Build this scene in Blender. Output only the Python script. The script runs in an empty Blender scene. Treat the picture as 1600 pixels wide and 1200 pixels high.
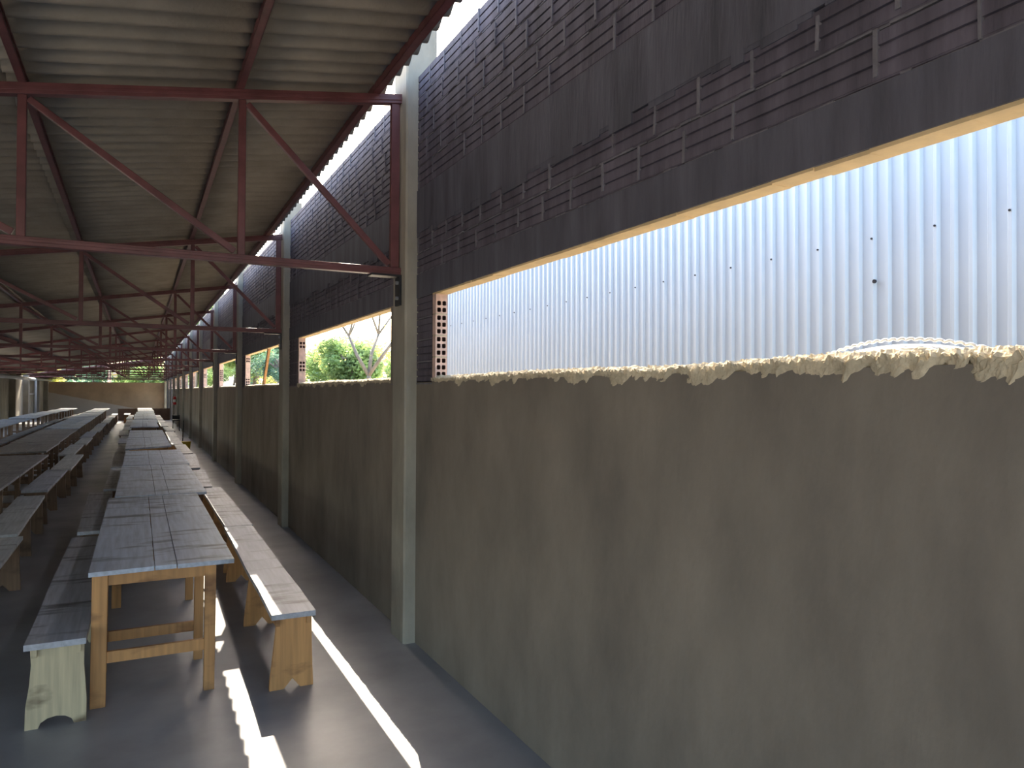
import bpy, bmesh, math, random
from mathutils import Vector, Matrix, noise
random.seed(7)
S = bpy.context.scene
C = S.collection

# ---------------------------------------------------------------- camera
F, YAW, PIT, ROL = 1143.6, 0.471443, 0.0111174, 0.0050486
fw = Vector((math.sin(YAW)*math.cos(PIT), math.cos(YAW)*math.cos(PIT), math.sin(PIT)))
r0 = Vector((math.cos(YAW), -math.sin(YAW), 0)); u0 = r0.cross(fw)
r = r0*math.cos(ROL)+u0*math.sin(ROL); u = -r0*math.sin(ROL)+u0*math.cos(ROL)
cd = bpy.data.cameras.new('camera'); cam = bpy.data.objects.new('camera', cd); C.objects.link(cam)
cd.sensor_width = 36; cd.lens = F/1600*36; cd.clip_start = 0.05; cd.clip_end = 600
M = Matrix((r, u, -fw)).transposed().to_4x4(); M.translation = Vector((0, 0, 1.75)); cam.matrix_world = M
S.camera = cam

# ---------------------------------------------------------------- light, world, exposure
S.view_settings.view_transform = 'Standard'; S.view_settings.look = 'None'
S.view_settings.gamma = 1; S.view_settings.use_curve_mapping = False
S.view_settings.exposure = 1.85
SUN_DIR = Vector((-0.28, -1.15, -1.0)).normalized()      # the way the light travels
sl = bpy.data.lights.new('sun', 'SUN'); sl.energy = 3.4; sl.angle = 0.0035; sl.color = (1, .88, .70)
so = bpy.data.objects.new('sun', sl); C.objects.link(so); so.rotation_euler = SUN_DIR.to_track_quat('-Z', 'Y').to_euler()
W = bpy.data.worlds.new('world'); S.world = W; W.use_nodes = True
nt = W.node_tree; bg = nt.nodes['Background']
sk = nt.nodes.new('ShaderNodeTexSky'); sk.sky_type = 'NISHITA'; sk.sun_disc = False
sk.sun_elevation = math.radians(40.0); sk.sun_rotation = math.radians(12.7); sk.dust_density = 4; sk.air_density = 1.2
nt.links.new(sk.outputs[0], bg.inputs[0]); bg.inputs[1].default_value = 0.26

# ---------------------------------------------------------------- materials
def mat(name, col, rough=.8, var=.25, scale=6, bump=.2, stretch=(1, 1, 1), metal=0, col2=None, detail=6, bscale=None, spec=.5, bdist=.01):
    m = bpy.data.materials.new(name); m.use_nodes = True; t = m.node_tree; N = t.nodes; L = t.links
    b = N['Principled BSDF']; b.inputs['Roughness'].default_value = rough; b.inputs['Metallic'].default_value = metal
    b.inputs['Specular IOR Level'].default_value = spec
    tc = N.new('ShaderNodeTexCoord'); mp = N.new('ShaderNodeMapping'); mp.inputs['Scale'].default_value = stretch
    L.new(tc.outputs['Object'], mp.inputs[0])
    nz = N.new('ShaderNodeTexNoise'); nz.inputs['Scale'].default_value = scale; nz.inputs['Detail'].default_value = detail
    nz.inputs['Roughness'].default_value = .6
    L.new(mp.outputs[0], nz.inputs['Vector'])
    rp = N.new('ShaderNodeValToRGB'); e = rp.color_ramp.elements; e[0].position = .3; e[1].position = .7
    a = [max(0, c*(1-var)) for c in col]; z = [min(1, c*(1+var)) for c in (col2 or col)]
    e[0].color = (*a, 1); e[1].color = (*z, 1)
    L.new(nz.outputs['Fac'], rp.inputs[0]); L.new(rp.outputs[0], b.inputs['Base Color'])
    if bump:
        n2 = N.new('ShaderNodeTexNoise'); n2.inputs['Scale'].default_value = bscale or scale*5; n2.inputs['Detail'].default_value = 8
        L.new(mp.outputs[0], n2.inputs['Vector'])
        bp = N.new('ShaderNodeBump'); bp.inputs['Strength'].default_value = bump; bp.inputs['Distance'].default_value = bdist
        L.new(n2.outputs['Fac'], bp.inputs['Height']); L.new(bp.outputs[0], b.inputs['Normal'])
    return m

def wood(name, col, dark, rough=.6, axis='Y', stain=.5):
    """long boards: grain along the axis, dark knots and cross cracks"""
    m = bpy.data.materials.new(name); m.use_nodes = True; t = m.node_tree; N = t.nodes; L = t.links
    b = N['Principled BSDF']; b.inputs['Roughness'].default_value = rough
    tc = N.new('ShaderNodeTexCoord'); oi = N.new('ShaderNodeObjectInfo')
    add = N.new('ShaderNodeVectorMath'); add.operation = 'ADD'
    sc = N.new('ShaderNodeMath'); sc.operation = 'MULTIPLY'; sc.inputs[1].default_value = 37
    L.new(oi.outputs['Random'], sc.inputs[0]); cb = N.new('ShaderNodeCombineXYZ')
    for i in range(3): L.new(sc.outputs[0], cb.inputs[i])
    L.new(tc.outputs['Object'], add.inputs[0]); L.new(cb.outputs[0], add.inputs[1])
    def nz(scale, st, det=5):
        mp = N.new('ShaderNodeMapping'); mp.inputs['Scale'].default_value = st; L.new(add.outputs[0], mp.inputs[0])
        n = N.new('ShaderNodeTexNoise'); n.inputs['Scale'].default_value = scale; n.inputs['Detail'].default_value = det
        L.new(mp.outputs[0], n.inputs['Vector']); return n
    long = (1, .06, 1) if axis == 'Y' else (1, 1, .06)
    cross = (.9, 3.6, .9) if axis == 'Y' else (1.2, 1.2, 2.6)
    g = nz(40, long); k = nz(2.3, cross, 9); big = nz(1.6, (1, .6, 1))
    rg = N.new('ShaderNodeValToRGB'); e = rg.color_ramp.elements
    e[0].position = .3; e[1].position = .7; e[0].color = (*[c*.8 for c in col], 1); e[1].color = (*[min(1, c*1.15) for c in col], 1)
    L.new(g.outputs['Fac'], rg.inputs[0])
    rk = N.new('ShaderNodeValToRGB'); e = rk.color_ramp.elements; e[0].position = .55; e[1].position = .68
    e[0].color = (0, 0, 0, 1); e[1].color = (stain, stain, stain, 1)
    L.new(k.outputs['Fac'], rk.inputs[0])
    mx = N.new('ShaderNodeMix'); mx.data_type = 'RGBA'; L.new(rk.outputs[0], mx.inputs[0]); L.new(rg.outputs[0], mx.inputs[6]); mx.inputs[7].default_value = (*dark, 1)
    rb = N.new('ShaderNodeValToRGB'); e = rb.color_ramp.elements; e[0].position = .3; e[1].position = .7; e[0].color = (.78, .78, .8, 1); e[1].color = (1, 1, 1, 1)
    L.new(big.outputs['Fac'], rb.inputs[0])
    m2 = N.new('ShaderNodeMix'); m2.data_type = 'RGBA'; m2.blend_type = 'MULTIPLY'; m2.inputs[0].default_value = 1
    L.new(mx.outputs[2], m2.inputs[6]); L.new(rb.outputs[0], m2.inputs[7]); L.new(m2.outputs[2], b.inputs['Base Color'])
    bp = N.new('ShaderNodeBump'); bp.inputs['Strength'].default_value = .25; bp.inputs['Distance'].default_value = .004
    L.new(g.outputs['Fac'], bp.inputs['Height']); L.new(bp.outputs[0], b.inputs['Normal'])
    return m

MAT = {
 'plaster': mat('rough cement render', (.235, .202, .168), .9, .28, 1.5, .4, (1, 1.1, .55), bscale=16, col2=(.26, .222, .18), detail=9),
 'plaster_far': mat('far wall render', (.54, .42, .30), .9, .2, .8, .2),
 'plaster_pale': mat('far wall pale lower part', (.66, .62, .58), .9, .08, .8, .1),  # paler tone below the slanting edge on the far wall
 'low_wall': mat('brown clay wall', (.17, .11, .075), .9, .25, 3, .3),
 'concrete': mat('cast concrete', (.36, .33, .27), .85, .22, 3, .3, (1, 1, .5), bscale=40),
 'beam': mat('dark concrete beam', (.112, .109, .136), .9, .35, 3.5, .4, (1, 2.6, .35), bscale=30, detail=9),  # dark purple-grey tone over the whole of both beams
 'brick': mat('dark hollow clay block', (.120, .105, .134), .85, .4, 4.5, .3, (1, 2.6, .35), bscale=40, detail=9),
 'joint': mat('grey squeezed mortar', (.20, .188, .21), .95, .25, 12, .5, bscale=60),
 'mortar': mat('pale sand mortar', (.60, .51, .36), .95, .22, 14, .6, bscale=60),
 'lintel_bounce': mat('render with golden bounce light', (.80, .60, .33), .9, .12, 8, .3),  # warm bounce light from below painted into the colour
 'clay': mat('pale pink clay', (.70, .50, .42), .9, .2, 20, .2),
 'hole_shade': mat('block hole shade', (.10, .055, .05), .95, .2, 20, 0),  # clay darkened inside the holes, shade put into the colour
 'steel': mat('red oxide painted steel', (.155, .054, .056), .38, .3, 5, .1, bscale=30),
 'dark_steel': mat('dark steel', (.03, .03, .035), .45, .3, 9, 0, metal=.4),
 'bolt': mat('zinc bolt', (.55, .56, .58), .35, .1, 9, 0, metal=.9),
 'roof': mat('fibre cement sheet', (.32, .285, .235), .9, .18, 2.5, .2, (1, 1, 1), bscale=50),
 'siding': mat('galvanised siding', (.60, .66, .70), .45, .05, .8, 0, metal=.35),
 'pvc': mat('white pvc pipe', (.62, .62, .60), .4, .05, 3, 0),
 'ground': mat('dry outside ground', (.42, .37, .29), .95, .3, .7, .3),
 'bag': mat('white plastic sack', (.80, .82, .84), .45, .08, 20, .3, bscale=60),
 'black': mat('black plastic', (.012, .012, .013), .4, .1, 5, 0),
 'yellow': mat('yellow plastic', (.62, .42, .03), .4, .08, 5, 0),
 'red': mat('red enamel', (.50, .02, .02), .3, .08, 5, 0),
 'white': mat('white enamel', (.8, .8, .8), .4, .04, 5, 0),
 'bark': mat('grey bark', (.20, .17, .13), .95, .3, 6, .4, (1, 1, .3)),
 'table_top': wood('weathered grey boards', (.50, .55, .64), (.09, .09, .10), .38, 'Y', .9),
 'table_top_warm': wood('weathered brown boards', (.36, .34, .34), (.07, .06, .055), .55, 'Y', .7),
 'bench_top': wood('weathered bench board', (.48, .49, .53), (.09, .08, .075), .5, 'Y', .8),
 'bench_pale': wood('pale bench board', (.58, .58, .56), (.16, .13, .10), .5, 'Y', .6),
 'pine': wood('orange pine', (.60, .31, .115), (.16, .07, .03), .6, 'Z', .8),
 'pine_pale': wood('pale pine', (.62, .52, .33), (.10, .06, .03), .6, 'Z', .9),
 'old_pine': wood('old brown pine', (.24, .145, .085), (.06, .035, .02), .65, 'Z', .7),
}

def floor_mat():
    m = mat('power trowelled concrete floor', (.24, .24, .255), .42, .16, 1.1, .04, bscale=9, col2=(.30, .30, .315))
    t = m.node_tree; N = t.nodes; L = t.links; b = N['Principled BSDF']
    tc = N.new('ShaderNodeTexCoord'); n = N.new('ShaderNodeTexNoise'); n.inputs['Scale'].default_value = 2; n.inputs['Detail'].default_value = 5
    L.new(tc.outputs['Object'], n.inputs['Vector']); rp = N.new('ShaderNodeValToRGB'); e = rp.color_ramp.elements
    e[0].position = .25; e[1].position = .8; e[0].color = (.34, .34, .34, 1); e[1].color = (.52, .52, .52, 1)
    L.new(n.outputs['Fac'], rp.inputs[0]); L.new(rp.outputs[0], b.inputs['Roughness'])
    return m
MAT['floor'] = floor_mat()

def leaf_mat(name, c):
    m = bpy.data.materials.new(name); m.use_nodes = True; t = m.node_tree; N = t.nodes; L = t.links
    b = N['Principled BSDF']; b.inputs['Roughness'].default_value = .6
    tc = N.new('ShaderNodeTexCoord'); n = N.new('ShaderNodeTexNoise'); n.inputs['Scale'].default_value = 1.3; n.inputs['Detail'].default_value = 5
    L.new(tc.outputs['Object'], n.inputs['Vector']); rp = N.new('ShaderNodeValToRGB'); e = rp.color_ramp.elements
    e[0].position = .35; e[1].position = .65; e[0].color = (c[0]*.5, c[1]*.55, c[2]*.7, 1); e[1].color = (*[min(1, v*1.3) for v in c], 1)
    L.new(n.outputs['Fac'], rp.inputs[0]); L.new(rp.outputs[0], b.inputs['Base Color'])
    tr = N.new('ShaderNodeBsdfTranslucent'); L.new(rp.outputs[0], tr.inputs[0]); mx = N.new('ShaderNodeMixShader'); mx.inputs[0].default_value = .45
    out = N['Material Output']; L.new(b.outputs[0], mx.inputs[1]); L.new(tr.outputs[0], mx.inputs[2]); L.new(mx.outputs[0], out.inputs[0])
    return m
MAT['leaf'] = leaf_mat('green leaves', (.34, .46, .16))
MAT['leaf_dark'] = leaf_mat('deep green leaves', (.20, .34, .20))
MAT['leaf_yellow'] = leaf_mat('yellow green leaves', (.58, .56, .16))

# ---------------------------------------------------------------- mesh helpers
class MB:
    def __init__(s): s.v = []; s.f = []; s.m = []
    def quadbox(s, c8, mi=0):
        n = len(s.v); s.v += [tuple(p) for p in c8]
        for q in ((0, 3, 2, 1), (4, 5, 6, 7), (0, 1, 5, 4), (1, 2, 6, 5), (2, 3, 7, 6), (3, 0, 4, 7)):
            s.f.append(tuple(n+i for i in q)); s.m.append(mi)
    def box(s, x0, x1, y0, y1, z0, z1, mi=0):
        s.quadbox([(x0, y0, z0), (x1, y0, z0), (x1, y1, z0), (x0, y1, z0), (x0, y0, z1), (x1, y0, z1), (x1, y1, z1), (x0, y1, z1)], mi)
    def bar(s, a, b, w, h, up=(0, 0, 1), mi=0):
        a = Vector(a); b = Vector(b); d = (b-a).normalized(); up = Vector(up)
        sd = d.cross(up).normalized(); up = sd.cross(d).normalized()
        o = [(-w/2, -h/2), (w/2, -h/2), (w/2, h/2), (-w/2, h/2)]
        s.quadbox([a+sd*i+up*j for i, j in o]+[b+sd*i+up*j for i, j in o], mi)
    def tube(s, pts, rad, n=10, mi=0, cap=True):
        rings = []
        for i, p in enumerate(pts):
            p = Vector(p); a = Vector(pts[max(0, i-1)]); b = Vector(pts[min(len(pts)-1, i+1)])
            d = (b-a).normalized(); up = Vector((0, 0, 1)) if abs(d.z) < .9 else Vector((1, 0, 0))
            sd = d.cross(up).normalized(); u2 = sd.cross(d); rr = rad[i] if isinstance(rad, (list, tuple)) else rad
            st = len(s.v)
            for k in range(n):
                t = k*2*math.pi/n; s.v.append(tuple(p+(sd*math.cos(t)+u2*math.sin(t))*rr))
            rings.append(st)
        for i in range(len(rings)-1):
            for k in range(n):
                k2 = (k+1) % n
                s.f.append((rings[i]+k, rings[i]+k2, rings[i+1]+k2, rings[i+1]+k)); s.m.append(mi)
        if cap:
            s.f.append(tuple(rings[0]+k for k in range(n))[::-1]); s.m.append(mi)
            s.f.append(tuple(rings[-1]+k for k in range(n))); s.m.append(mi)
    def prism(s, poly, y0, y1, mi=0):            # polygon in XZ extruded along Y
        n = len(s.v); k = len(poly)
        s.v += [(x, y0, z) for x, z in poly]+[(x, y1, z) for x, z in poly]
        s.f.append(tuple(range(n, n+k))); s.f.append(tuple(range(n+2*k-1, n+k-1, -1))); s.m += [mi, mi]
        for i in range(k):
            j = (i+1) % k; s.f.append((n+i, n+k+i, n+k+j, n+j)); s.m.append(mi)
    def strip(s, secs, mi=0):                    # closed skin through a run of cross sections
        st = len(s.v); k = len(secs[0])
        for c in secs: s.v += c
        for j in range(len(secs)-1):
            for i in range(k):
                i2 = (i+1) % k; a = st+j*k; s.f.append((a+i, a+i2, a+k+i2, a+k+i)); s.m.append(mi)
        s.f.append(tuple(range(st, st+k))[::-1]); s.f.append(tuple(range(st+(len(secs)-1)*k, st+len(secs)*k))); s.m += [mi, mi]
    def build(s, name, mats, parent=None, bevel=0, smooth=False, at=None):
        me = bpy.data.meshes.new(name)
        vv = s.v if at is None else [(x-at[0], y-at[1], z-at[2]) for x, y, z in s.v]
        me.from_pydata(vv, [], s.f)
        for m in (mats if isinstance(mats, (list, tuple)) else [mats]): me.materials.append(MAT[m] if isinstance(m, str) else m)
        me.polygons.foreach_set('material_index', s.m)
        if smooth: me.polygons.foreach_set('use_smooth', [True]*len(me.polygons))
        bm = bmesh.new(); bm.from_mesh(me); bmesh.ops.recalc_face_normals(bm, faces=bm.faces); bm.to_mesh(me); bm.free()
        me.update()
        o = bpy.data.objects.new(name, me); C.objects.link(o)
        if at is not None: o.location = at
        if parent: o.parent = parent
        if bevel:
            b = o.modifiers.new('bevel', 'BEVEL'); b.width = bevel; b.segments = 2; b.limit_method = 'ANGLE'
        return o
def tag(o, label, cat, group=None):
    o['label'] = label; o['category'] = cat
    if group: o['group'] = group
    return o
def empty(name, loc, rz=0):
    o = bpy.data.objects.new(name, None); C.objects.link(o); o.location = loc; o.rotation_euler = (0, 0, rz); o.empty_display_size = .2
    return o
def copy_tree(o, parent=None):
    c = o.copy(); C.objects.link(c)
    for k in ('label', 'category', 'group'):
        if k in c: del c[k]
    c.parent = parent
    for ch in [x for x in bpy.data.objects if x.parent == o]: copy_tree(ch, c)
    return c
def structure(o): o['kind'] = 'structure'; return o
ORD = ['first', 'second', 'third', 'fourth', 'fifth', 'sixth', 'seventh', 'eighth', 'ninth', 'tenth', 'eleventh', 'twelfth', 'thirteenth', 'fourteenth', 'fifteenth', 'sixteenth', 'seventeenth']

# ---------------------------------------------------------------- setting
XW, XO, XL = 1.731, 1.818, -5.74      # right wall inner and outer face, left wall face
Y0, YE = -2.6, 60.0
COLY = [4.867+4.862*k for k in range(-1, 12)]     # near faces of the columns
mb = MB(); mb.box(XL-.3, XO, Y0-.4, YE+.2, -.12, 0); structure(mb.build('floor', 'floor'))

# ground outside: a terrain that rises to the right and beyond
def gh(x, y):
    if XL-1 < x < 6 and y < 62: base = -.13
    else: base = -.13
    d = min(max(0, (y-16))*0.14, 2.2)*max(0, min(1, (x-3.2)/2)) + max(0, y-66)*.03
    return base + min(d, 7)+ .12*noise.noise(Vector((x*.3, y*.3, 0)))*min(1, max(0, (x-2.5)/2))
mb = MB(); xs = [-60, -30, -15, -8, -5]+[-2+.0*i for i in range(1)]+[1.5, 2.0, 2.6, 3.2, 4, 5, 6.5, 8, 10, 13, 17, 22, 30, 45, 70]
ys = [-40, -20, -8]+[-4+2.5*i for i in range(34)]+[90, 100, 120, 150, 200]
for y in ys:
    for x in xs: mb.v.append((x, y, gh(x, y)))
nx = len(xs)
for j in range(len(ys)-1):
    for i in range(nx-1): mb.f.append((j*nx+i, j*nx+i+1, (j+1)*nx+i+1, (j+1)*nx+i)); mb.m.append(0)
tg = mb.build('ground', 'ground', smooth=True); structure(tg)

# roof: corrugated fibre cement, rising to the right, in overlapping courses
SL = .159
def zr(x): return 3.925+SL*(x-1.57)
def drop(y): return -.09*max(0, min(1, (y-5)/4.9))-.035*max(0, min(1, (y-9.9)/4.9))
PX = [1.46, .565, -.61, -1.78, -2.95, -4.12, -5.29]
P_ = .177
def sheet(mb, x0, x1, y0, y1, dz):
    n = int((y1-y0)/P_*8); st = len(mb.v)
    cols = [x0, (x0+x1)/2, x1]
    for j in range(n+1):
        y = y0+(y1-y0)*j/n; c = .0245*math.cos(2*math.pi*(y-3.792)/P_)
        sag = .006*noise.noise(Vector((y*.35, x0, 0)))
        for x in cols: mb.v.append((x, y, zr(x)+dz+c+sag+drop(y)))
    for j in range(n):
        for i in range(2):
            a = st+j*3+i; mb.f.append((a, a+1, a+4, a+3)); mb.m.append(0)
mb = MB()
edges = [1.565, .50, -.67, -1.84, -3.01, -4.18, -6.15]
GAP0, GAP1 = 48.1, 50.0  # unseen gap in the far roof, added for sun patches and widened for brightness
for i in range(len(edges)-1):
    for (a, b) in ((Y0-.6, GAP0), (GAP1, YE+1.2)):
        if i >= 4: sheet(mb, edges[i+1]-.03, edges[i]+.10, a, GAP0 if b == GAP0 else b, -.008*(i % 2))
        else: sheet(mb, edges[i+1]-.03, edges[i]+(.10 if i else 0), a, b, -.008*(i % 2))
rf = mb.build('ceiling', 'roof', smooth=True); structure(rf)
sd = rf.modifiers.new('thickness', 'SOLIDIFY'); sd.thickness = .007; sd.offset = 1

# right wall ------------------------------------------------------
SILL, LIN, TOP = 1.835, 2.405, 3.97
WIN = []
for k in range(len(COLY)-1):
    a = COLY[k]+.58; b = COLY[k+1]-(.30 if k == 0 else .55 if k == 1 else .42)
    WIN.append((a, b))
WIN[-1] = (55.2, 59.2)  # last bay opened down to the floor, an unseen doorway added for daylight
mb = MB(); mb.box(XW, XO, Y0, 55.2, 0, SILL-.014); mb.box(XW, XO, 59.2, YE, 0, SILL-.014)
wr = structure(mb.build('wall_right', 'plaster'))
mb = MB(); mb.box(XW-.004, XO, Y0, YE, LIN, 2.567)
# slight lip of old formwork along the lower edge
mb.build('lintel_beam', 'beam', wr)
mb = MB(); mb.box(XW-.006, XO, Y0, YE, 2.86, 3.155)
y = Y0                                               # ragged smears below the tie beam
while y < 30:
    w = random.uniform(.04, .16); d = random.uniform(.0, .05)
    mb.box(XW-.004-random.random()*.003, XW+.01, y, y+w, 2.86-d, 2.87); y += w
mb.build('tie_beam', 'beam', wr)
# hollow block masonry: every course has three ribs between two grooves
def course_block(mb, z0, z1, y0, y1):
    h = (z1-z0)/3; prof = []
    for r_ in range(3):
        a = z0+r_*h; b = a+h; g = .0045
        prof += [(XW+.010 if r_ else XW+.002, a), (XW+.010 if r_ else XW+.002, a+g), (XW, a+g+.001), (XW, b-g-.001)]
        prof += [(XW+.010 if r_ < 2 else XW+.002, b-g)]
    n = len(mb.v); k = len(prof)
    mb.v += [(x, y0, z) for x, z in prof]+[(x, y1, z) for x, z in prof]
    for i in range(k-1): mb.f.append((n+i, n+i+1, n+k+i+1, n+k+i)); mb.m.append(0)
mb = MB(); jm = MB()
def masonry(z0, z1, n, y0, y1, seed, far=False):
    h = (z1-z0)/n
    for c in range(n):
        a = z0+c*h; b = a+h
        course_block(mb, a+.004, b-.004, y0, y1)
        y = y0+(.13 if (c+seed) % 2 else 0)+random.random()*.03
        while y < y1-.02:
            w = random.uniform(.006, .016); p = random.uniform(.002, .006)
            if random.random() < .9:
                zt = b-random.uniform(0, .03); zb = a+random.uniform(0, .03); sk_ = random.uniform(-.006, .006)
                jm.quadbox([(XW-p, y-w/2, zb), (XW+.012, y-w/2, zb), (XW+.012, y+w/2, zb), (XW-p, y+w/2, zb),
                            (XW-p, y-w/2+sk_, zt), (XW+.012, y-w/2+sk_, zt), (XW+.012, y+w/2+sk_, zt), (XW-p, y+w/2+sk_, zt)])
            y += random.uniform(.245, .275)
        # uneven bed joint
        y = y0; st = .06 if y0 < 16 else .3
        while y < y1:
            e = min(y1, y+random.uniform(.5, 1.5)*st); p = random.uniform(-.008, .002); q = random.uniform(.004, .008)
            jm.box(XW-p, XW+.012, y, e, a-q/2, a+q*.6); y = e
masonry(2.57, 2.862, 2, Y0, YE, 0)
masonry(3.157, TOP, 5, Y0, YE, 1)
mb.box(XW+.012, XO, Y0, YE, 2.565, 2.865); mb.box(XW+.012, XO, Y0, YE, 3.15, TOP)
# piers beside the columns, and the blind length before the first window
pm = MB(); prev = Y0; piers = []
for (a, b) in WIN: piers.append((prev, a)); prev = b
piers.append((prev, YE))
for (a, b) in piers:
    mb.box(XW+.012, XO, a+.002, b-.062 if b < YE else b, SILL-.04, LIN+.002)
    n = 4; h = (LIN-SILL+.03)/n
    for c in range(n): course_block(mb, SILL-.03+c*h+.004, SILL-.03+(c+1)*h-.004, a, b); 
    for c in range(n+1): jm.box(XW-.002, XW+.012, a, b, SILL-.034+c*h, SILL-.026+c*h)
    mb.quadbox([(XW, a, SILL-.03), (XO, a, SILL-.03), (XO, a+.003, SILL-.03), (XW, a+.003, SILL-.03), (XW, a, LIN), (XO, a, LIN), (XO, a+.003, LIN), (XW, a+.003, LIN)])
    if b < YE: pm.box(XW-.004, XO-.004, max(a+.02, b-.34), b, SILL-.02, LIN+.001)     # smooth render on the near side of every opening
mb.build('block_masonry', 'brick', wr); jm.build('mortar_joints', 'joint', wr); pm.build('pier_render', 'plaster', wr)

# open ends of the hollow blocks at the far jamb of every window
def jamb(mb, yb, seed):
    rnd = random.Random(seed); z = SILL+.004; x0, x1 = XW+.002, XO-.002
    n = 4; hh = (LIN-SILL-.006)/n
    for c in range(n):
        za, zb = z+c*hh+.004, z+(c+1)*hh-.004
        if seed > 0 and rnd.random() < .3:             # a block laid the other way, plain grooved face
            mb.box(x0, x1, yb, yb+.06, za, zb, 0); mb.box(x0-.001, x1, yb+.004, yb+.06, za-.008, za, 2); continue
        rows = 3; yj = yb+rnd.uniform(0, .006)
        xs_ = [x0, x0+.010, x0+.036, x0+.046, x0+.072, x1]
        hz = (zb-za)/rows; zs = [za]
        for r_ in range(rows): zs += [za+r_*hz+.009, za+(r_+1)*hz-.006]
        zs.append(zb)
        for i in range(5):
            for j in range(len(zs)-1):
                hole = i in (1, 3) and j % 2 == 1 and not (c == n-1 and j == 5)
                if not hole:
                    k = len(mb.v); mb.v += [(xs_[i], yj, zs[j]), (xs_[i+1], yj, zs[j]), (xs_[i+1], yj, zs[j+1]), (xs_[i], yj, zs[j+1])]
                    mb.f.append((k, k+1, k+2, k+3)); mb.m.append(0)
                else:
                    a_, b_, c_, d_ = xs_[i], xs_[i+1], zs[j], zs[j+1]; ch = .005; D = .058
                    ring = [(a_+ch, c_), (b_-ch, c_), (b_, c_+ch), (b_, d_-ch), (b_-ch, d_), (a_+ch, d_), (a_, d_-ch), (a_, c_+ch)]
                    k = len(mb.v); mb.v += [(x, yj, zz) for x, zz in ring]+[(x, yb+D, zz) for x, zz in ring]
                    for q in range(8):
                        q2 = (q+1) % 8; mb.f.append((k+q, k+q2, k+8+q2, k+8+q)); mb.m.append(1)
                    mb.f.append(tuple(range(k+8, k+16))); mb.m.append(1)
                    # little clay corners around the rounded hole
                    for (px, pz, q1, q2) in ((a_, c_, 7, 0), (b_, c_, 1, 2), (b_, d_, 3, 4), (a_, d_, 5, 6)):
                        t = len(mb.v); mb.v += [(px, yj, pz)]; mb.f.append((t, k+q1, k+q2)); mb.m.append(0)
        # sides of the block
        for (xa, xb) in ((x0, x0), (x1, x1)):
            t = len(mb.v); mb.v += [(xa, yj, za), (xa, yb+.06, za), (xa, yb+.06, zb), (xa, yj, zb)]; mb.f.append((t, t+1, t+2, t+3)); mb.m.append(0)
        mb.box(x0+.002, x1-.001, yb+.003, yb+.06, za-.009, za-.0005, 2)
    mb.box(x0, x1, yb+.059, yb+.063, SILL-.02, LIN, 1)
for k, (a, b) in enumerate(WIN[:-1]):
    jb = MB(); jamb(jb, b-.063+.001, k); jb.build('block_jamb', ['clay', 'hole_shade', 'mortar'], wr)

# rough sand mortar on the sills
def sill(y0, y1, step, seed, amp):
    mb = MB(); n = max(4, int((y1-y0)/step))
    prof = []                                            # (x, z) over the sill, inner drip to outer edge
    K = 16 if step < .02 else 9
    for i in range(K):
        t = i/(K-1)
        if t < .38: q = t/.38; prof.append((XW-.004-.010*math.sin(q*math.pi), SILL-.085+q*.09, 1))
        elif t < .86: q = (t-.38)/.48; prof.append((XW-.004+q*(XO-XW+.012), SILL+.006+.016*math.sin(q*math.pi), 1))
        else: q = (t-.86)/.14; prof.append((XO+.008, SILL+.006-.06*q, 0))
    for j in range(n+1):
        y = y0+(y1-y0)*j/n
        drip = .45+1.1*noise.noise(Vector((y*6, seed, 0)))+.7*noise.noise(Vector((y*19, seed, 4)))+.22*noise.noise(Vector((y*60, seed, 7)))
        drip *= max(.45, min(1.15, 1.25-.2*(y-y0))) if seed == 0 else 1
        drip = max(.0, min(1.1, drip)); up = .012*noise.noise(Vector((y*1.1, seed, 9)))
        for i, (x, z, w) in enumerate(prof):
            if i/(K-1) < .38:
                q = i/(K-1)/.38; z = SILL+.006-(1-q)*(.062*drip*amp+.016); y_ = y; x = XW+.002-(.009*amp*math.sin(min(1, q*1.2)*math.pi*.6))*(.3+drip) if i else XW+.004
            v = Vector((x*55, y*55+z*25, z*55)); d = amp*.011*w*(noise.noise(v)+.6*noise.noise(v*2.7)+.35*noise.noise(v*6))
            mb.v.append((x-d*.6, y+d*.5+max(0, SILL-z)*.7, z+d+up*amp*w+.006*amp*noise.noise(Vector((y*12, x*20, 2)))*w))
    for j in range(n):
        for i in range(K-1):
            a_ = j*K+i; mb.f.append((a_, a_+1, a_+K+1, a_+K)); mb.m.append(0)
    mb.box(XW+.012, XO, y0, y1, SILL-.032, SILL-.004)
    return mb
for k, (a, b) in enumerate(WIN[:-1]):
    st = .005 if k == 0 else .012 if k == 1 else .03 if k < 5 else .15
    sill(a-.01, b+.01, st, k*3.3, 1.0 if k == 0 else .65 if k == 1 else .45).build('mortar_sill', 'mortar', wr)
# render skim under the lintel, its golden colour standing in for bounced light
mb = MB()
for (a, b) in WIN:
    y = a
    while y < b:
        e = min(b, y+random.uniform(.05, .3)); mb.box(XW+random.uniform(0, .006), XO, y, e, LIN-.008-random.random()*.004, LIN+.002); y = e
mb.build('lintel_underside', 'lintel_bounce', wr)

# low brown parapet across the end of the tables
mb = MB(); mb.box(-1.05, 1.64, 47.6, 47.75, 0, .66); mb.box(-1.07, 1.64, 47.58, 47.77, .655, .69)
tag(mb.build('parapet', 'low_wall', at=(.3, 47.7, 0)), 'low brown wall behind the far ends of the table rows', 'low wall')
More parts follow.
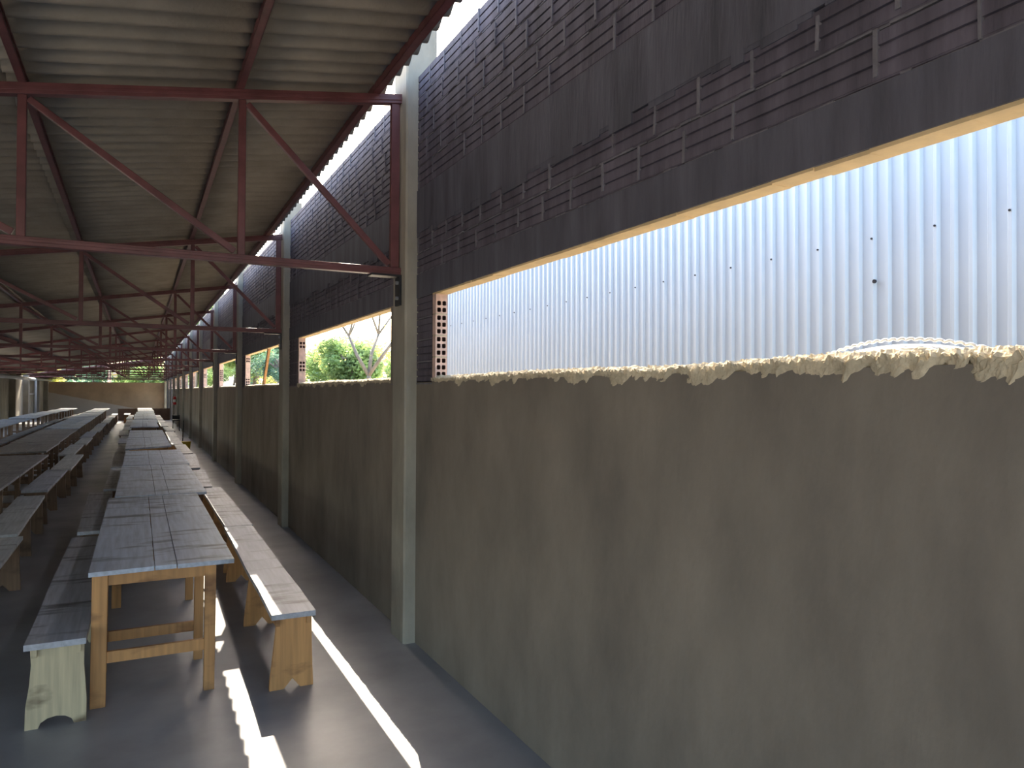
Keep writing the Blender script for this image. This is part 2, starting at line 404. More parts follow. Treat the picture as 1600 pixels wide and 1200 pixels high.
# far wall, left wall
mb = MB()
zb_ = 2.31
def fz(x): return 1.62-(x+5.74)*.2167     # slanting edge between the brown upper part and the paler lower part
cols_ = [XL+(XO-XL)*i/60 for i in range(61)]
for i in range(60):
    a, b = cols_[i], cols_[i+1]; za = max(.0, fz(a)+.02*noise.noise(Vector((a*3, 0, 0)))); zb2 = max(.0, fz(b)+.02*noise.noise(Vector((b*3, 0, 0))))
    mb.quadbox([(a, YE-.012, za), (b, YE-.012, zb2), (b, YE+.15, zb2), (a, YE+.15, za), (a, YE-.012, zb_), (b, YE-.012, zb_), (b, YE+.15, zb_), (a, YE+.15, zb_)], 0)
    if zb2 > .01: mb.quadbox([(a, YE, 0), (b, YE, 0), (b, YE+.15, 0), (a, YE+.15, 0), (a, YE, za), (b, YE, zb2), (b, YE+.15, zb2), (a, YE+.15, za)], 1)
structure(mb.build('wall_far', ['plaster_far', 'plaster_pale']))
mb = MB(); mb.box(XL-.12, XL, 38.5, YE, 0, 2.60); mb.box(XL-.12, XL, 3.5, 19, 0, 2.60); mb.box(XL-.12, XL, Y0, 3.5, 1.9, 2.60); mb.box(XL-.12, XL, Y0, Y0+.4, 0, 1.9); mb.box(XL-.12, XL, 19, 38.5, 0, .7); mb.box(XL-.12, XL, 19, 38.5, 2.35, 2.60)  # open bays in the unseen stretch, added to let daylight in
wl = structure(mb.build('wall_left', 'concrete'))

# ---------------------------------------------------------------- concrete columns
for k, cy in enumerate(COLY):
    near = k == 1
    mb = MB(); zt = 4.34 if k < 2 else 4.2
    n = 14; w0, w1, d = 1.646, 1.872, .285
    # a tapering, slightly uneven cast shaft
    for j in range(n+1):
        z = zt*j/n; e = .003*noise.noise(Vector((k*5, z*2, 0))); ex = .003*noise.noise(Vector((k*5+2, z*2, 3)))
        c = .012
        for (x, y) in ((w0+c+e, cy+ex), (w1-c, cy), (w1, cy+c), (w1, cy+d-c), (w1-c, cy+d), (w0+c+e, cy+d), (w0+e, cy+d-c), (w0+e, cy+c+ex)): mb.v.append((x, y, z))
    for j in range(n):
        for i in range(8): i2 = (i+1) % 8; mb.f.append((j*8+i, j*8+i2, (j+1)*8+i2, (j+1)*8+i)); mb.m.append(0)
    mb.f.append(tuple(range(8))[::-1]); mb.f.append(tuple(range(n*8, n*8+8))); mb.m += [0, 0]
    o = mb.build('concrete_column', 'concrete', at=(1.75, cy+.14, 0))
    if k == 0: tag(o, 'grey cast concrete column beside the camera, outside the picture', 'column', 'concrete columns along the right wall')
    elif k == 1: tag(o, 'grey cast concrete column nearest the camera, full height beside the brick jamb', 'column', 'concrete columns along the right wall')
    else: tag(o, f'grey cast concrete column along the right wall, {ORD[k-1]} from the camera', 'column', 'concrete columns along the right wall')
for k, cy in enumerate(COLY):
    if cy < 12: continue
    mb = MB(); mb.box(XL-.02, XL+.27, cy, cy+.25, 0, 2.60)
    tag(mb.build('concrete_pillar', 'concrete', bevel=.01, at=(XL+.13, cy+.12, 0)), f'squat grey pillar against the dim left wall, {ORD[11-(k-1)]} from the far end', 'pillar', 'pillars along the left wall')

# ---------------------------------------------------------------- roof trusses and purlins
def ztop(x): return 3.853+SL*(x-1.57)
XP = [1.605, .58, -.61, -1.78, -2.95, -4.12, -5.29]
def make_truss():
    t = empty('steel_truss', (1.645, 0, 2.57))
    def part(name, mb): return mb.build(name, 'steel', t, bevel=.004)
    o = (1.645, 0, 2.57)
    def L(mb):
        mb.v = [(x-o[0], y-o[1], z-o[2]) for x, y, z in mb.v]; return mb
    mb = MB(); xa, xb = XL+.1, 1.66
    mb.bar((xa, 0, 2.600), (xb, 0, 2.600), .06, .052); mb.bar((xa, -.033, 2.604), (xb, -.033, 2.604), .006, .02)
    part('bottom_chord', L(mb))
    mb = MB(); mb.bar((XL+.1, 0, ztop(XL+.1)-.034), (1.66, 0, ztop(1.66)-.034), .06, .066); mb.bar((XL+.1, -.033, ztop(XL+.1)-.036), (1.66, -.033, ztop(1.66)-.036), .006, .022)
    part('top_chord', L(mb))
    for i, x in enumerate(XP):
        mb = MB(); mb.bar((x, 0, 2.625), (x, 0, ztop(x)-.066), .046 if i else .062, .04, (0, 1, 0))
        part('vertical_post', L(mb))
    for i in range(len(XP)-1):
        a = XP[i+1]+.03; b = XP[i]-.04
        za = ztop(a)-.09; zb = 2.648
        if za-zb < .12: continue
        mb = MB(); mb.bar((a, .002, za), (b, .002, zb), .038, .04, (0, 0, 1)); part('diagonal_brace', L(mb))
    mb = MB(); mb.box(1.43, 1.648, -.05, .05, 2.560, 2.574); mb.box(1.630, 1.646, -.05, .05, 2.36, 2.572)
    br = mb.build('bracket', 'dark_steel', t); 
    for v in br.data.vertices: v.co -= Vector(o)
    for (yy, zz) in ((-.02, 2.52), (-.02, 2.41)):
        mb = MB(); mb.tube([(1.632, yy, zz), (1.612, yy, zz)], .014, 6); bo = mb.build('bolt', 'bolt', br)
        for v in bo.data.vertices: v.co -= Vector(o)
    return t
tr0 = make_truss()
for k, cy in enumerate(COLY):
    t = tr0 if k == 0 else copy_tree(tr0)
    t.location = (1.645, cy+.135, 2.57+.85*drop(cy))
    lab = 'dark red steel roof truss just over the camera, outside the picture' if k == 0 else ('dark red steel roof truss nearest the camera, bolted to the first column' if k == 1 else f'dark red steel roof truss spanning the hall, {ORD[k-1]} from the camera')
    tag(t, lab, 'roof truss', 'steel roof trusses')
PN = ['at the eave along the bright roof gap', 'second from the bright roof gap', 'third from the bright roof gap', 'fourth from the bright roof gap', 'fifth from the bright roof gap', 'sixth from the bright roof gap', 'over the dim left wall']
for i, x in enumerate(PX):
    mb = MB(); z = ztop(x)
    yA, yB = Y0-.3, YE+.9
    # cold formed C section lying on the chords
    h = .052; w = .042 if i else .05
    seg = 24
    for s_ in range(seg):
        a = yA+(yB-yA)*s_/seg; b = yA+(yB-yA)*(s_+1)/seg
        wa = .004*noise.noise(Vector((a, i*3, 0))) ; wb = .004*noise.noise(Vector((b, i*3, 0)))
        for (xa, xb, za, zb) in ((x-w/2, x-w/2+.004, z, z+h), (x-w/2, x+w/2, z, z+.004), (x-w/2, x+w/2, z+h-.004, z+h), (x+w/2-.004, x+w/2, z, z+.014), (x+w/2-.004, x+w/2, z+h-.014, z+h)):
            da, db = drop(a), drop(b); mb.quadbox([(xa+wa, a, za+da), (xb+wa, a, za+da), (xb+wb, b, za+db), (xa+wb, b, za+db), (xa+wa, a, zb+da), (xb+wa, a, zb+da), (xb+wb, b, zb+db), (xa+wb, b, zb+db)])
    tag(mb.build('roof_purlin', 'steel', at=(x, 0, z)), f'dark red steel purlin under the roof, {PN[i]}', 'purlin', 'roof purlins')

# ---------------------------------------------------------------- furniture
def table_parts(t, L, W_, top, leg, trestles, seams, warp=0, seed=0, apron_z=.70):
    rnd = random.Random(seed)
    mb = MB(); xs_ = [0]+seams+[W_]
    for i in range(len(xs_)-1):
        a, b = xs_[i]+(.0025 if i else 0), xs_[i+1]-(.0025 if i < len(xs_)-2 else 0)
        n = 10; e0, e1 = rnd.uniform(-.012, .012), rnd.uniform(-.012, .012); dz = rnd.uniform(-.002, .002)
        def wz(x, y): return dz+warp*(x/W_-.5)*(1-y/L)*2+.004*noise.noise(Vector((x*2+seed, y*1.5, 0)))
        def sec(j):
            y = e0+(L+e1-e0)*j/n
            return [(a, y, .735+wz(a, y)), (b, y, .735+wz(b, y)), (b, y, .76+wz(b, y)), (a, y, .76+wz(a, y))]
        mb.strip([sec(j) for j in range(n+1)])
    mb.build('tabletop', top, t)
    for k, (y, xa, xb, lw, rw) in enumerate(trestles):
        for (x, w) in ((xa, lw), (xb, rw)):
            m_ = MB(); m_.quadbox([(x-.004, y-.005, 0), (x+w-.006, y-.005, 0), (x+w-.006, y+.045, 0), (x-.004, y+.045, 0), (x, y, .735), (x+w, y, .735), (x+w, y+.05, .735), (x, y+.05, .735)])
            m_.build('leg', leg, t, bevel=.003)
        m_ = MB(); m_.box(xa+lw-.004, xb+.003, y+.012, y+.036, .665, .735); m_.build('cross_rail', leg, t)
        m_ = MB(); zz = .235 if k == 0 else .185
        m_.box(xa+lw-.008, xb+.006, y+.012, y+.036, zz, zz+.062); m_.build('stretcher', leg, t)
    for x in (trestles[0][1]-.0, trestles[0][2]+trestles[0][4]):
        m_ = MB(); m_.box(x+.012 if x < W_/2 else x-.03, x+.036 if x < W_/2 else x-.006, trestles[0][0]-.0, trestles[-1][0]+.05, .675, .733); m_.build('side_rail', leg, t)

def make_table(loc, L, W_=.76, top='table_top', leg='pine', trestles=None, seams=None, warp=0, seed=0, rz=0, inset=.12):
    t = empty('plank_table', loc, rz)
    if trestles is None: trestles = [(y, .06, W_-inset, .06, .06) for y in (.12, L*.5, L-.17)]
    table_parts(t, L, W_, top, leg, trestles, seams or [.32, .43], warp, seed)
    return t

def leg_poly(W_, kind):
    h = W_/2
    if kind == 'arch':      # waisted board with a round foot cut-out
        p = [(-h*.90, .42), (-h*.86, .33), (-h*.92, .22), (-h*1.03, .12), (-h*1.05, 0), (-h*.66, 0)]
        for i in range(7):
            t = math.pi*(1-i/6); p.append((.62*h*math.cos(t)*.98, .052*math.sin(t)))
        p += [(h*.66, 0), (h*1.03, 0), (h*1.03, .12), (h*.98, .22), (h*.93, .30), (h*.94, .42)]
    else:                   # flared board with a V notch
        p = [(-h*.74, .42), (-h*.90, .22), (-h*1.06, .05), (-h*1.08, 0), (-h*.42, 0), (.0, .058), (h*.38, 0), (h*1.0, 0), (h*.98, .07), (h*.92, .25), (h*.90, .42)]
    return p
def make_bench(loc, L, W_=.255, top='bench_top', leg='pine', kind='notch', rz=0, legs=None):
    t = empty('plank_bench', loc, rz)
    mb = MB(); n = 10
    if True:
        def wz(y): return .003*noise.noise(Vector((y*2, loc[1], 1)))
        def wx(y): return .006*noise.noise(Vector((y*1.3, loc[1], 5)))
        mb.strip([[(wx(y), y, .424+wz(y)), (W_+wx(y), y, .424+wz(y)), (W_+wx(y), y, .455+wz(y)), (wx(y), y, .455+wz(y))] for y in [L*j/n for j in range(n+1)]])
    mb.build('seat', top, t)
    for y in (legs or (.06, L*.47, L-.09)):
        m_ = MB(); m_.prism([(x+W_/2, z) for x, z in leg_poly(W_*.96, kind)], y, y+.03); m_.build('leg', leg, t)
    for x in (W_*.10, W_*.90-.024):
        m_ = MB(); m_.box(x, x+.024, .03, L-.04, .375, .424); m_.build('side_rail', leg, t)
    return t

TG = 'plank tables set end to end'; BG = 'plank benches set along the tables'
# --- first row, beside the right wall
t = make_table((-.235, 4.60, 0), 3.08, .745, 'table_top', 'pine', [(.035, .015, .592, .078, .06), (.59, .03, .572, .05, .056), (2.09, .06, .60, .07, .06), (2.90, .03, .60, .07, .06)], [.325, .44], .004, 3)
tag(t, 'weathered grey plank table nearest the camera, on orange pine legs', 'table', TG)
row1 = [(-.19, 7.74, 3.08, .79, .0, 'table_top'), (-.18, 10.86, 2.62, .80, .0, 'table_top'), (-.20, 14.2, 3.0, .72, .02, 'table_top'), (-.19, 17.25, 3.05, .72, 0, 'table_top'),
        (-.20, 22.3, 2.95, .70, 0, 'table_top'), (-.17, 25.3, 2.4, .72, 0, 'table_top'), (-.15, 28.3, 3.0, .72, 0, 'table_top'), (-.14, 31.4, 3.0, .74, 0, 'table_top'),
        (-.10, 34.5, 3.0, .72, 0, 'table_top'), (-.04, 38.2, 3.0, .70, 0, 'table_top'), (-.05, 41.3, 4.2, .70, 0, 'table_top')]
for i, (x, y, L, w, wp, tp) in enumerate(row1):
    t = make_table((x, y, 0), L, w, tp, 'pine' if i == 2 else 'old_pine', seams=[w*.43, w*.58] if i % 2 == 0 else [w*.4, w*.62], warp=wp, seed=i+10)
    tag(t, f'weathered grey plank table in the row beside the right wall, {ORD[i+1]} from the camera', 'table', TG)
# benches right of row 1
rb = [(.698, 4.40, 3.05, .25, -.012, 'pine'), (.745, 7.47, 3.1, .25, .0, 'pine'), (.66, 10.68, 2.3, .24, -.035, 'old_pine'), (.68, 13.35, 3.0, .25, -.04, 'old_pine'), (.77, 16.5, 2.75, .24, 0, 'pine_pale'),
      (.72, 19.4, 3.0, .25, 0, 'pine'), (.74, 22.5, 3.0, .25, 0, 'old_pine'), (.80, 25.8, 3.0, .26, .01, 'old_pine'), (.72, 29.4, 3.0, .25, 0, 'old_pine'), (.74, 32.6, 3.0, .25, 0, 'old_pine'), (.74, 36.0, 3.0, .25, 0, 'old_pine'), (.74, 39.6, 3.0, .25, 0, 'old_pine')]
for i, (x, y, L, w, a, lg) in enumerate(rb):
    b = make_bench((x, y, 0), L, w, 'bench_top' if i < 4 else 'bench_pale', lg, 'notch', a, (.05, 1.35, 2.75) if i == 0 else None)
    tag(b, 'plank bench nearest the wall and camera, sunlit stripe on its seat, orange V-notched legs' if i == 0 else f'plank bench between the first table row and the right wall, {ORD[i]} from the camera', 'bench', BG)
lb = [(-.505, 4.43, 3.05, .275, .003), (-.49, 7.75, 2.95, .26, .02), (-.40, 10.95, 2.9, .26, 0), (-.40, 14.0, 3.0, .26, .02), (-.42, 17.2, 2.8, .26, 0), (-.44, 20.4, 3.0, .26, 0),
      (-.50, 23.8, 3.0, .25, .01), (-.46, 27.0, 2.8, .25, 0), (-.46, 30.4, 3.0, .25, 0), (-.46, 33.6, 3.0, .25, 0), (-.50, 36.8, 3.0, .25, 0), (-.46, 40.2, 3.0, .25, 0), (-.70, 43.9, 2.6, .30, 0)]
for i, (x, y, L, w, a) in enumerate(lb):
    b = make_bench((x, y, 0), L, w, 'bench_pale' if i > 10 else 'bench_top', 'pine_pale' if i == 0 else ('pine' if i > 10 else 'old_pine'), 'arch' if i == 0 else 'notch', a)
    tag(b, 'plank bench left of the nearest table, with pale arched end board' if i == 0 else f'plank bench on the left side of the first table row, {ORD[i]} from the camera', 'bench', BG)
# benches right of row 2
r2b = [(-1.17, 4.9, 2.85, .27, .0, 'bench_pale'), (-1.24, 7.87, 2.75, .28, .02, 'bench_pale'), (-1.33, 11.2, 2.75, .29, -.005, 'bench_top'), (-1.27, 14.05, 3.0, .29, 0, 'bench_pale'), (-1.43, 17.15, 3.1, .27, 0, 'bench_pale'),
       (-1.37, 20.4, 2.5, .26, 0, 'bench_pale'), (-1.42, 23.0, 3.3, .27, 0, 'bench_top'), (-1.36, 26.4, 3.0, .27, 0, 'bench_pale'), (-1.38, 29.6, 3.0, .27, 0, 'bench_top'), (-1.32, 32.8, 3.0, .27, 0, 'bench_pale'), (-1.34, 36, 3.0, .27, 0, 'bench_pale'), (-1.30, 39.3, 3.0, .27, 0, 'bench_pale'), (-1.28, 42.6, 3.2, .27, 0, 'bench_pale')]
for i, (x, y, L, w, a, tp) in enumerate(r2b):
    b = make_bench((x, y, 0), L, w, tp, 'old_pine', 'notch', a)
    tag(b, f'plank bench on the aisle side of the second table row, {ORD[i]} from the camera', 'bench', BG)
row2 = [(-2.02, 7.1, 3.0, .80), (-2.01, 10.15, 3.05, .79), (-2.10, 13.92, 2.35, .78), (-2.13, 16.3, 2.3, .78), (-2.14, 18.63, 3.0, .77), (-2.16, 22.2, 3.0, .77), (-2.16, 25.3, 3.0, .77), (-2.16, 28.4, 2.4, .76), (-2.16, 31.2, 3.0, .76),
        (-2.16, 34.4, 3.0, .76), (-2.16, 37.8, 3.0, .74), (-2.12, 41.2, 4.0, .74)]
for i, (x, y, L, w) in enumerate(row2):
    t = make_table((x, y, 0), L, w, 'table_top_warm' if i < 5 else 'table_top', 'old_pine', seams=[w*.38, w*.66], seed=i+40, inset=.24)
    tag(t, f'plank table in the second row from the right wall, {ORD[i]} from the camera', 'table', TG)
r3b = [(-3.18, 21.2, 3.0, .25), (-3.20, 24.3, 3.0, .25), (-3.20, 27.5, 2.6, .25), (-3.26, 31.2, 3.2, .25), (-3.24, 34.6, 3.2, .25), (-3.10, 38.6, 2.8, .25), (-3.02, 41.6, 3.0, .25), (-2.86, 45.0, 2.6, .28)]
for i, (x, y, L, w) in enumerate(r3b):
    b = make_bench((x, y, 0), L, w, 'bench_pale' if i > 4 else 'bench_top', 'old_pine', 'notch')
    tag(b, f'plank bench between the second and third table rows, {ORD[i]} from the camera', 'bench', BG)
row3 = [(-3.98, 20.3, 3.0, .78), (-4.0, 23.4, 3.0, .78), (-4.02, 26.5, 3.0, .78), (-4.04, 30.7, 3.0, .78), (-4.04, 33.8, 3.0, .78), (-3.92, 36.9, 3.0, .76), (-3.8, 40, 3.0, .76), (-3.72, 43.1, 3.0, .76)]
for i, (x, y, L, w) in enumerate(row3):
    t = make_table((x, y, 0), L, w, 'table_top', 'old_pine', seams=[w*.38, w*.66], seed=i+60, inset=.24)
    tag(t, f'plank table in the third row, nearest the left wall, {ORD[i]} from the camera', 'table', TG)

# ---------------------------------------------------------------- small things in the hall
# yellow bucket with a dark broom standing in it
t = empty('bucket', (1.18, 22.6, 0))
mb = MB(); mb.tube([(0, 0, 0), (0, 0, .30), (0, 0, .315)], [.115, .15, .158], 18); mb.build('pail', 'yellow', t, smooth=False)
mb = MB(); mb.tube([(.15*math.cos(a), 0, .31+.12*math.sin(a)) for a in [math.pi*i/10 for i in range(11)]], .004, 6); mb.build('handle', 'bolt', t)
tag(t, 'yellow bucket on the floor beside the benches near the right wall', 'bucket')
t = empty('broom', (1.19, 24.2, 0))
mb = MB(); mb.tube([(0, 0, .10), (.02, .02, .85)], .013, 8); mb.build('handle', 'black', t)
mb = MB(); mb.quadbox([(-.09, -.03, 0), (.09, -.03, 0), (.09, .03, 0), (-.09, .03, 0), (-.05, -.02, .12), (.05, -.02, .12), (.05, .02, .12), (-.05, .02, .12)]); mb.build('bristles', 'black', t)
tag(t, 'dark broom standing upright on the floor by the far benches', 'broom')
# black chair against the right wall
t = empty('plastic_chair', (1.45, 34.8, 0))
mb = MB(); mb.box(-.15, .15, -.15, .15, .44, .49); mb.build('seat', 'black', t, bevel=.01)
mb = MB(); mb.box(-.15, .15, .13, .155, .50, .68); mb.build('backrest', 'black', t, bevel=.01)
for sx in (-1, 1):
    for sy in (-1, 1):
        mb = MB(); mb.tube([(sx*.13, sy*.13, 0), (sx*.12, sy*.12, .44)], .012, 8); mb.build('leg', 'dark_steel', t)
    mb = MB(); mb.tube([(sx*.12, .14, .46), (sx*.12, .142, .60)], .010, 8); mb.build('back_strut', 'dark_steel', t)
tag(t, 'small black chair standing against the far part of the right wall', 'chair')
# fire extinguisher
t = empty('fire_extinguisher', (1.64, 41.2, 1.02))
mb = MB(); mb.tube([(0, 0, 0), (0, 0, .02), (0, 0, .36), (0, 0, .42), (0, 0, .44)], [.06, .078, .078, .045, .025], 18); mb.build('cylinder', 'red', t, smooth=True)
mb = MB(); mb.tube([(0, 0, .13), (0, 0, .27)], .0795, 18); mb.build('label', 'white', t)
mb = MB(); mb.box(-.02, .02, -.06, .02, .44, .47); mb.box(-.012, .012, -.09, .0, .475, .49); mb.build('valve', 'black', t)
mb = MB(); mb.tube([(-.02, 0, .455), (-.09, 0, .42), (-.10, 0, .2), (-.09, 0, .08)], .010, 8); mb.build('hose', 'black', t)
tag(t, 'red fire extinguisher with a white band hung on the far right wall', 'fire extinguisher')
mb = MB(); mb.box(XW-.03, XW+.001, 41.15, 41.25, 1.18, 1.30); hk = mb.build('wall_hook', 'dark_steel', t)
for v in hk.data.vertices: v.co -= Vector((1.64, 41.2, 1.02))
# pipes on the left wall
t = empty('gutter_pipe', (XL+.40, 45, 2.23))
mb = MB(); mb.tube([(0, -16, .10), (0, 4.6, .12), (.0, 4.9, .11)], .09, 14); mb.build('pipe', 'pvc', t, smooth=True)
mb = MB(); mb.tube([(-.2, -4.0, .11), (0, -4.0, .11)], .03, 8); mb.tube([(-.35, 3.0, .11), (0, 3.0, .11)], .03, 8); mb.build('bracket', 'pvc', t)
tag(t, 'white horizontal drain pipe high on the dim left wall', 'pipe')
t = empty('drain_pipe', (XL+.38, 50.6, 0))
mb = MB(); mb.tube([(0, 0, 0), (0, 0, 2.28), (0, .06, 2.34), (0, .2, 2.36), (0, 8.4, 2.38)], .065, 12); mb.build('pipe', 'pvc', t, smooth=True)
mb = MB(); mb.tube([(-.378, 0, 1.5), (0, 0, 1.5)], .025, 8); mb.build('bracket', 'pvc', t)
tag(t, 'white vertical drain pipe with an elbow against the left wall', 'pipe')

# leaning prop board in the third window
mb = MB(); mb.quadbox([(1.755, 12.16, SILL-.01), (1.79, 12.16, SILL-.01), (1.79, 12.26, SILL-.01), (1.755, 12.26, SILL-.01), (1.755, 11.62, LIN-.005), (1.79, 11.62, LIN-.005), (1.79, 11.73, LIN-.005), (1.755, 11.73, LIN-.005)])
tag(mb.build('prop_board', 'pine'), 'slanting wooden prop board wedged in the third window opening', 'board')

# plastic sack lying behind the mortar on the first sill
t = empty('plastic_sack', (XO+.02, 1.29, SILL+.0))
mb = MB(); n = 34
for i in range(n+1):
    q = i/n; y = -.26+.52*q; h = .046*math.sin(math.pi*q)**.7+.004; wv = .002*math.sin(q*90)
    k = len(mb.v)
    for (dx, z) in ((-.045, 0), (-.045, h*.75+wv), (0, h), (.05, h*.6-wv), (.055, 0)): mb.v.append((dx*(.3+.7*math.sin(math.pi*q)), y, z))
    if i:
        for a in range(4): mb.f.append((k-5+a, k-4+a, k+1+a, k+a)); mb.m.append(0)
mb.build('sack', 'bag', t, smooth=True)
mb = MB(); pts = []
for i in range(161):
    q = i/160; pts.append((-.022*math.sin(math.pi*q)+.002*math.cos(q*140), -.28+.56*q, .054*math.sin(math.pi*q)**.75+.008+.002*math.sin(q*140)))
mb.tube(pts, .0042, 7); mb.build('rolled_rim', 'white', t, smooth=True)
tag(t, 'white plastic sack with a twisted rim lying behind the rough sill mortar', 'sack')

# ---------------------------------------------------------------- outside
# neighbour building: ribbed metal siding
XN = 4.30
t = empty('metal_shed', (XN, 4, -.13))
mb = MB(); y = -14.0; ys_ = []
P2 = .107*1.0
while y < 10.7:
    ys_ += [(y, 0), (y+P2*.55, 0), (y+P2*.68, -.020), (y+P2*.87, -.020)]; y += P2
ys_.append((10.72, 0)); 
zl = [-.13, 2.0, 4.0, 5.9]
for (yy, d) in ys_:
    for zz in zl: mb.v.append((d, yy-4, zz+.13+0))
for j in range(len(ys_)-1):
    for i in range(3): a = j*4+i; mb.f.append((a, a+1, a+5, a+4)); mb.m.append(0)
sd_ = mb.build('siding', 'siding', t)
mb = MB(); mb.box(-.035, .06, 6.66, 6.74, 0, 6.05); mb.build('corner_flashing', 'siding', t)
mb = MB(); mb.box(-.06, 7.0, -18, 6.74, 6.03, 6.10); mb.build('roof', 'siding', t)
mb = MB(); mb.box(.03, 7.0, 6.64, 6.70, 0, 6.03); mb.box(6.95, 7.0, -18, 6.7, 0, 6.03); mb.build('end_wall', 'siding', t)
mb = MB(); y = -14.0+P2*.775; n = 0
while y < 10.6:
    if n % 4 == 0:
        for z in (2.77, 4.6): mb.tube([(-.019, y-4, z+.13), (-.027, y-4, z+.13)], .007, 6)
    y += P2; n += 1
mb.tube([(-.018, 3.18-4, 2.486+.13), (-.03, 3.18-4, 2.486+.13)], .013, 8)
mb.build('screws', 'dark_steel', t)['kind'] = 'stuff'
tag(t, 'neighbouring shed with pale blue ribbed metal siding outside the first window', 'shed')

# trees
def tree_mesh(h, rad, n, seed, leafmat, lsize=.22, trunk=True, base=.35):
    rnd = random.Random(seed); lm = MB(); tm = MB()
    blobs = []
    for i in range(max(4, int(7*rad))):
        a = rnd.uniform(0, 6.28); q = rnd.random()**.5; zz = rnd.uniform(base, .92)
        rr = rad*(1-.55*abs(zz-.55)*1.6)
        blobs.append((Vector((q*rr*math.cos(a)*.8, q*rr*math.sin(a)*.8, h*zz)), rad*rnd.uniform(.28, .5)))
    for i in range(n):
        c, br = rnd.choice(blobs); d = Vector((rnd.gauss(0, 1), rnd.gauss(0, 1), rnd.gauss(0, 1))).normalized()*br*rnd.random()**.4
        p = c+d; s_ = lsize*rnd.uniform(.5, 1.2)
        a = Vector((rnd.gauss(0, 1), rnd.gauss(0, 1), rnd.gauss(0, .6))).normalized(); b = a.cross(Vector((rnd.gauss(0, 1), rnd.gauss(0, 1), rnd.gauss(0, 1)))).normalized()
        k = len(lm.v); lm.v += [tuple(p-a*s_), tuple(p+b*s_*.45), tuple(p+a*s_), tuple(p-b*s_*.45)]; lm.f.append((k, k+1, k+2, k+3)); lm.m.append(0)
    tm.tube([(0, 0, -.3), (.05*rad, 0, h*.3), (-.04*rad, .05*rad, h*.6), (0, 0, h*.85)], [.05*rad+.06, .04*rad+.05, .03*rad+.03, .02], 9)
    for i in range(7):
        c, br = blobs[i % len(blobs)]; z0_ = h*(.25+.07*i); tm.tube([(0, 0, z0_), tuple(Vector((0, 0, z0_)).lerp(c, .55)+Vector((0, 0, .2))), tuple(c)], [.035*rad+.02, .02*rad+.015, .01], 6)
    return lm, tm
def tree(loc, h, rad, n, seed, leafmat, label, ls=.22, base=.35, name='leafy_tree', cat='tree', group=None):
    z = gh(loc[0], loc[1]); t = empty(name, (loc[0], loc[1], z))
    lm, tm = tree_mesh(h, rad, n, seed, leafmat, ls, base=base)
    lm.build('foliage', leafmat, t); tm.build('trunk', 'bark', t, smooth=True)
    tag(t, label, cat, group); return t
# bare branching tree seen in the second window
def bare_tree(loc):
    t = empty('bare_tree', (loc[0], loc[1], gh(*loc))); mb = MB(); rnd = random.Random(5)
    def grow(p, d, L, r_, depth):
        q = p+d*L*.5+Vector((rnd.uniform(-.05, .05), rnd.uniform(-.05, .05), 0))*L; e = p+d*L
        mb.tube([tuple(p), tuple(q), tuple(e)], [r_, r_*.85, r_*.65], 7)
        if depth == 0: return
        for i in range(3 if depth > 2 else 2):
            nd = (d+Vector((rnd.uniform(-.8, .8), rnd.uniform(-.8, .8), rnd.uniform(-.25, .45)))).normalized(); grow(e, nd, L*rnd.uniform(.62, .85), r_*.6, depth-1)
    grow(Vector((0, 0, -.3)), Vector((.02, 0, 1)), 1.9, .10, 5)
    mb.build('trunk', 'bark', t, smooth=True)
    lm = MB()
    for i in range(120):
        a = rnd.uniform(0, 6.28); p = Vector((math.cos(a)*rnd.uniform(.3, 2.2), math.sin(a)*rnd.uniform(.3, 2.2), rnd.uniform(1.8, 6))); s_ = .035
        a = Vector((rnd.gauss(0, 1), rnd.gauss(0, 1), rnd.gauss(0, 1))).normalized(); b = a.cross(Vector((0, .3, 1))).normalized()
        k = len(lm.v); lm.v += [tuple(p-a*s_), tuple(p+b*s_*.5), tuple(p+a*s_), tuple(p-b*s_*.5)]; lm.f.append((k, k+1, k+2, k+3)); lm.m.append(0)
    lm.build('leaves', 'leaf_yellow', t)
    tag(t, 'almost bare branching tree outside the second window', 'tree')
bare_tree((6.1, 21.5))
rnd = random.Random(11)
G1 = 'trees outside the right wall'; G2 = 'bushes outside the right wall'; G3 = 'trees beyond the far wall'
specs = []
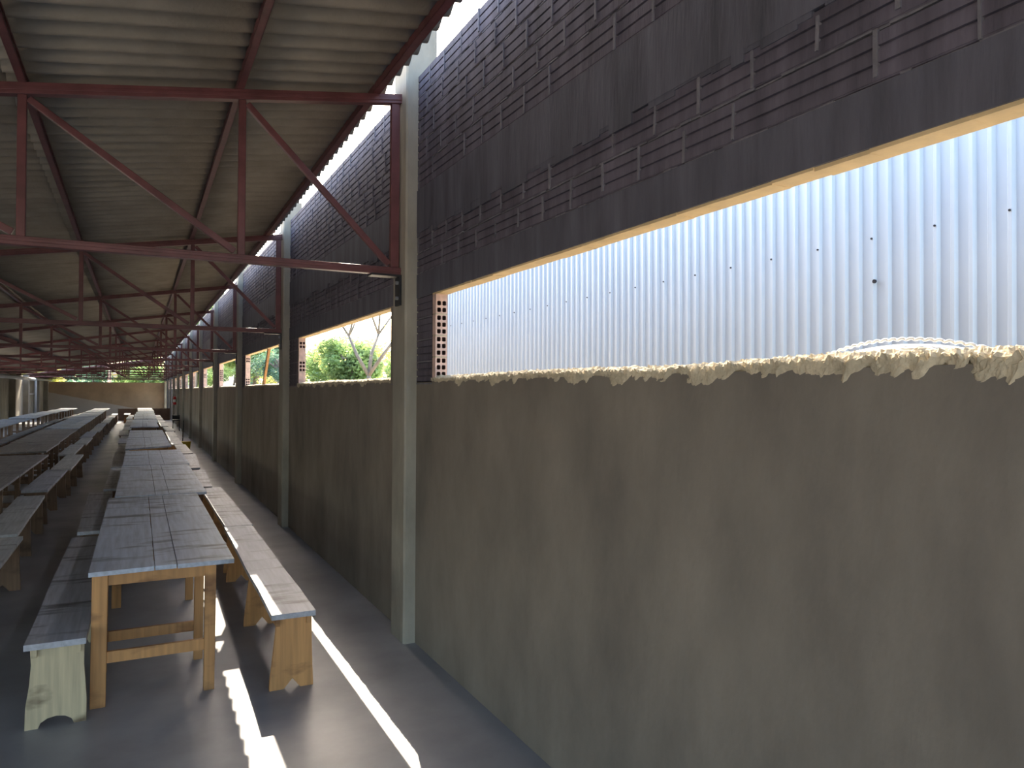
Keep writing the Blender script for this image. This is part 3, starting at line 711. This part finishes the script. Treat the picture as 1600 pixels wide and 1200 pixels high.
for (x, y, h, rad, lm_) in [(8.6, 33, 1.7, 1.7, 'leaf'), (5.2, 38.5, 4.2, 1.8, 'leaf'), (11.6, 44, 2.2, 2.2, 'leaf_yellow'), (13.5, 37, 1.7, 2.2, 'leaf'), (7.2, 48.5, 5.5, 2.3, 'leaf_dark'), (13.2, 58, 3.0, 3.2, 'leaf'),
                           (4.8, 54, 7, 2.2, 'leaf'), (8.5, 63, 7, 3.0, 'leaf_dark'), (18, 50, 2.6, 3.0, 'leaf_yellow'), (4.4, 70, 8, 2.4, 'leaf'), (19, 72, 4, 4, 'leaf'), (10, 76, 8, 3.6, 'leaf_dark')]:
    tree((x, y), h, rad, 7000, int(x*10+y), lm_, 'hazy green tree outside, seen through the openings in the right wall', .08+.0015*y, .15, group=G1)
for (x, y, h, rad, lm_) in [(4.3, 25, 1.5, .9, 'leaf'), (4.9, 28.6, 1.6, 1.0, 'leaf_yellow'), (5.3, 32, 1.4, 1.1, 'leaf_dark'), (3.9, 35.5, 2.2, .9, 'leaf'), (9.6, 28, .9, .9, 'leaf'), (4.0, 44, 2.4, 1.1, 'leaf')]:
    tree((x, y), h, rad, 3500, int(x*7+y), lm_, 'low bush outside the right wall, among the trees', .06, .05, 'bush', 'bush', G2)
for (x, y, h, rad, lm_) in [(-13, 84, 5, 3.2, 'leaf_yellow'), (-8.2, 78, 3.8, 2.2, 'leaf_yellow'), (-7, 92, 5.2, 3.4, 'leaf_dark'), (-3.8, 80, 4.0, 2.2, 'leaf_dark'), (0, 90, 5.2, 3.2, 'leaf'), (.6, 76, 3.6, 1.9, 'leaf'), (-14, 96, 5, 3.5, 'leaf'), (6.5, 90, 5.6, 3.2, 'leaf_dark')]:
    tree((x, y), h, rad, 3000, int(x*10+y), lm_, 'green tree beyond the far wall, seen in the gap under the roof', .25, .1, group=G3)
mb = MB(); mb.tube([(0, 0, 0), (0, 0, 5.0)], .13, 10)
up_ = mb.build('utility_pole', 'clay'); up_.location = (-2.0, 63.5, -.13)
tag(up_, 'pinkish pole standing behind the far wall opening', 'pole')
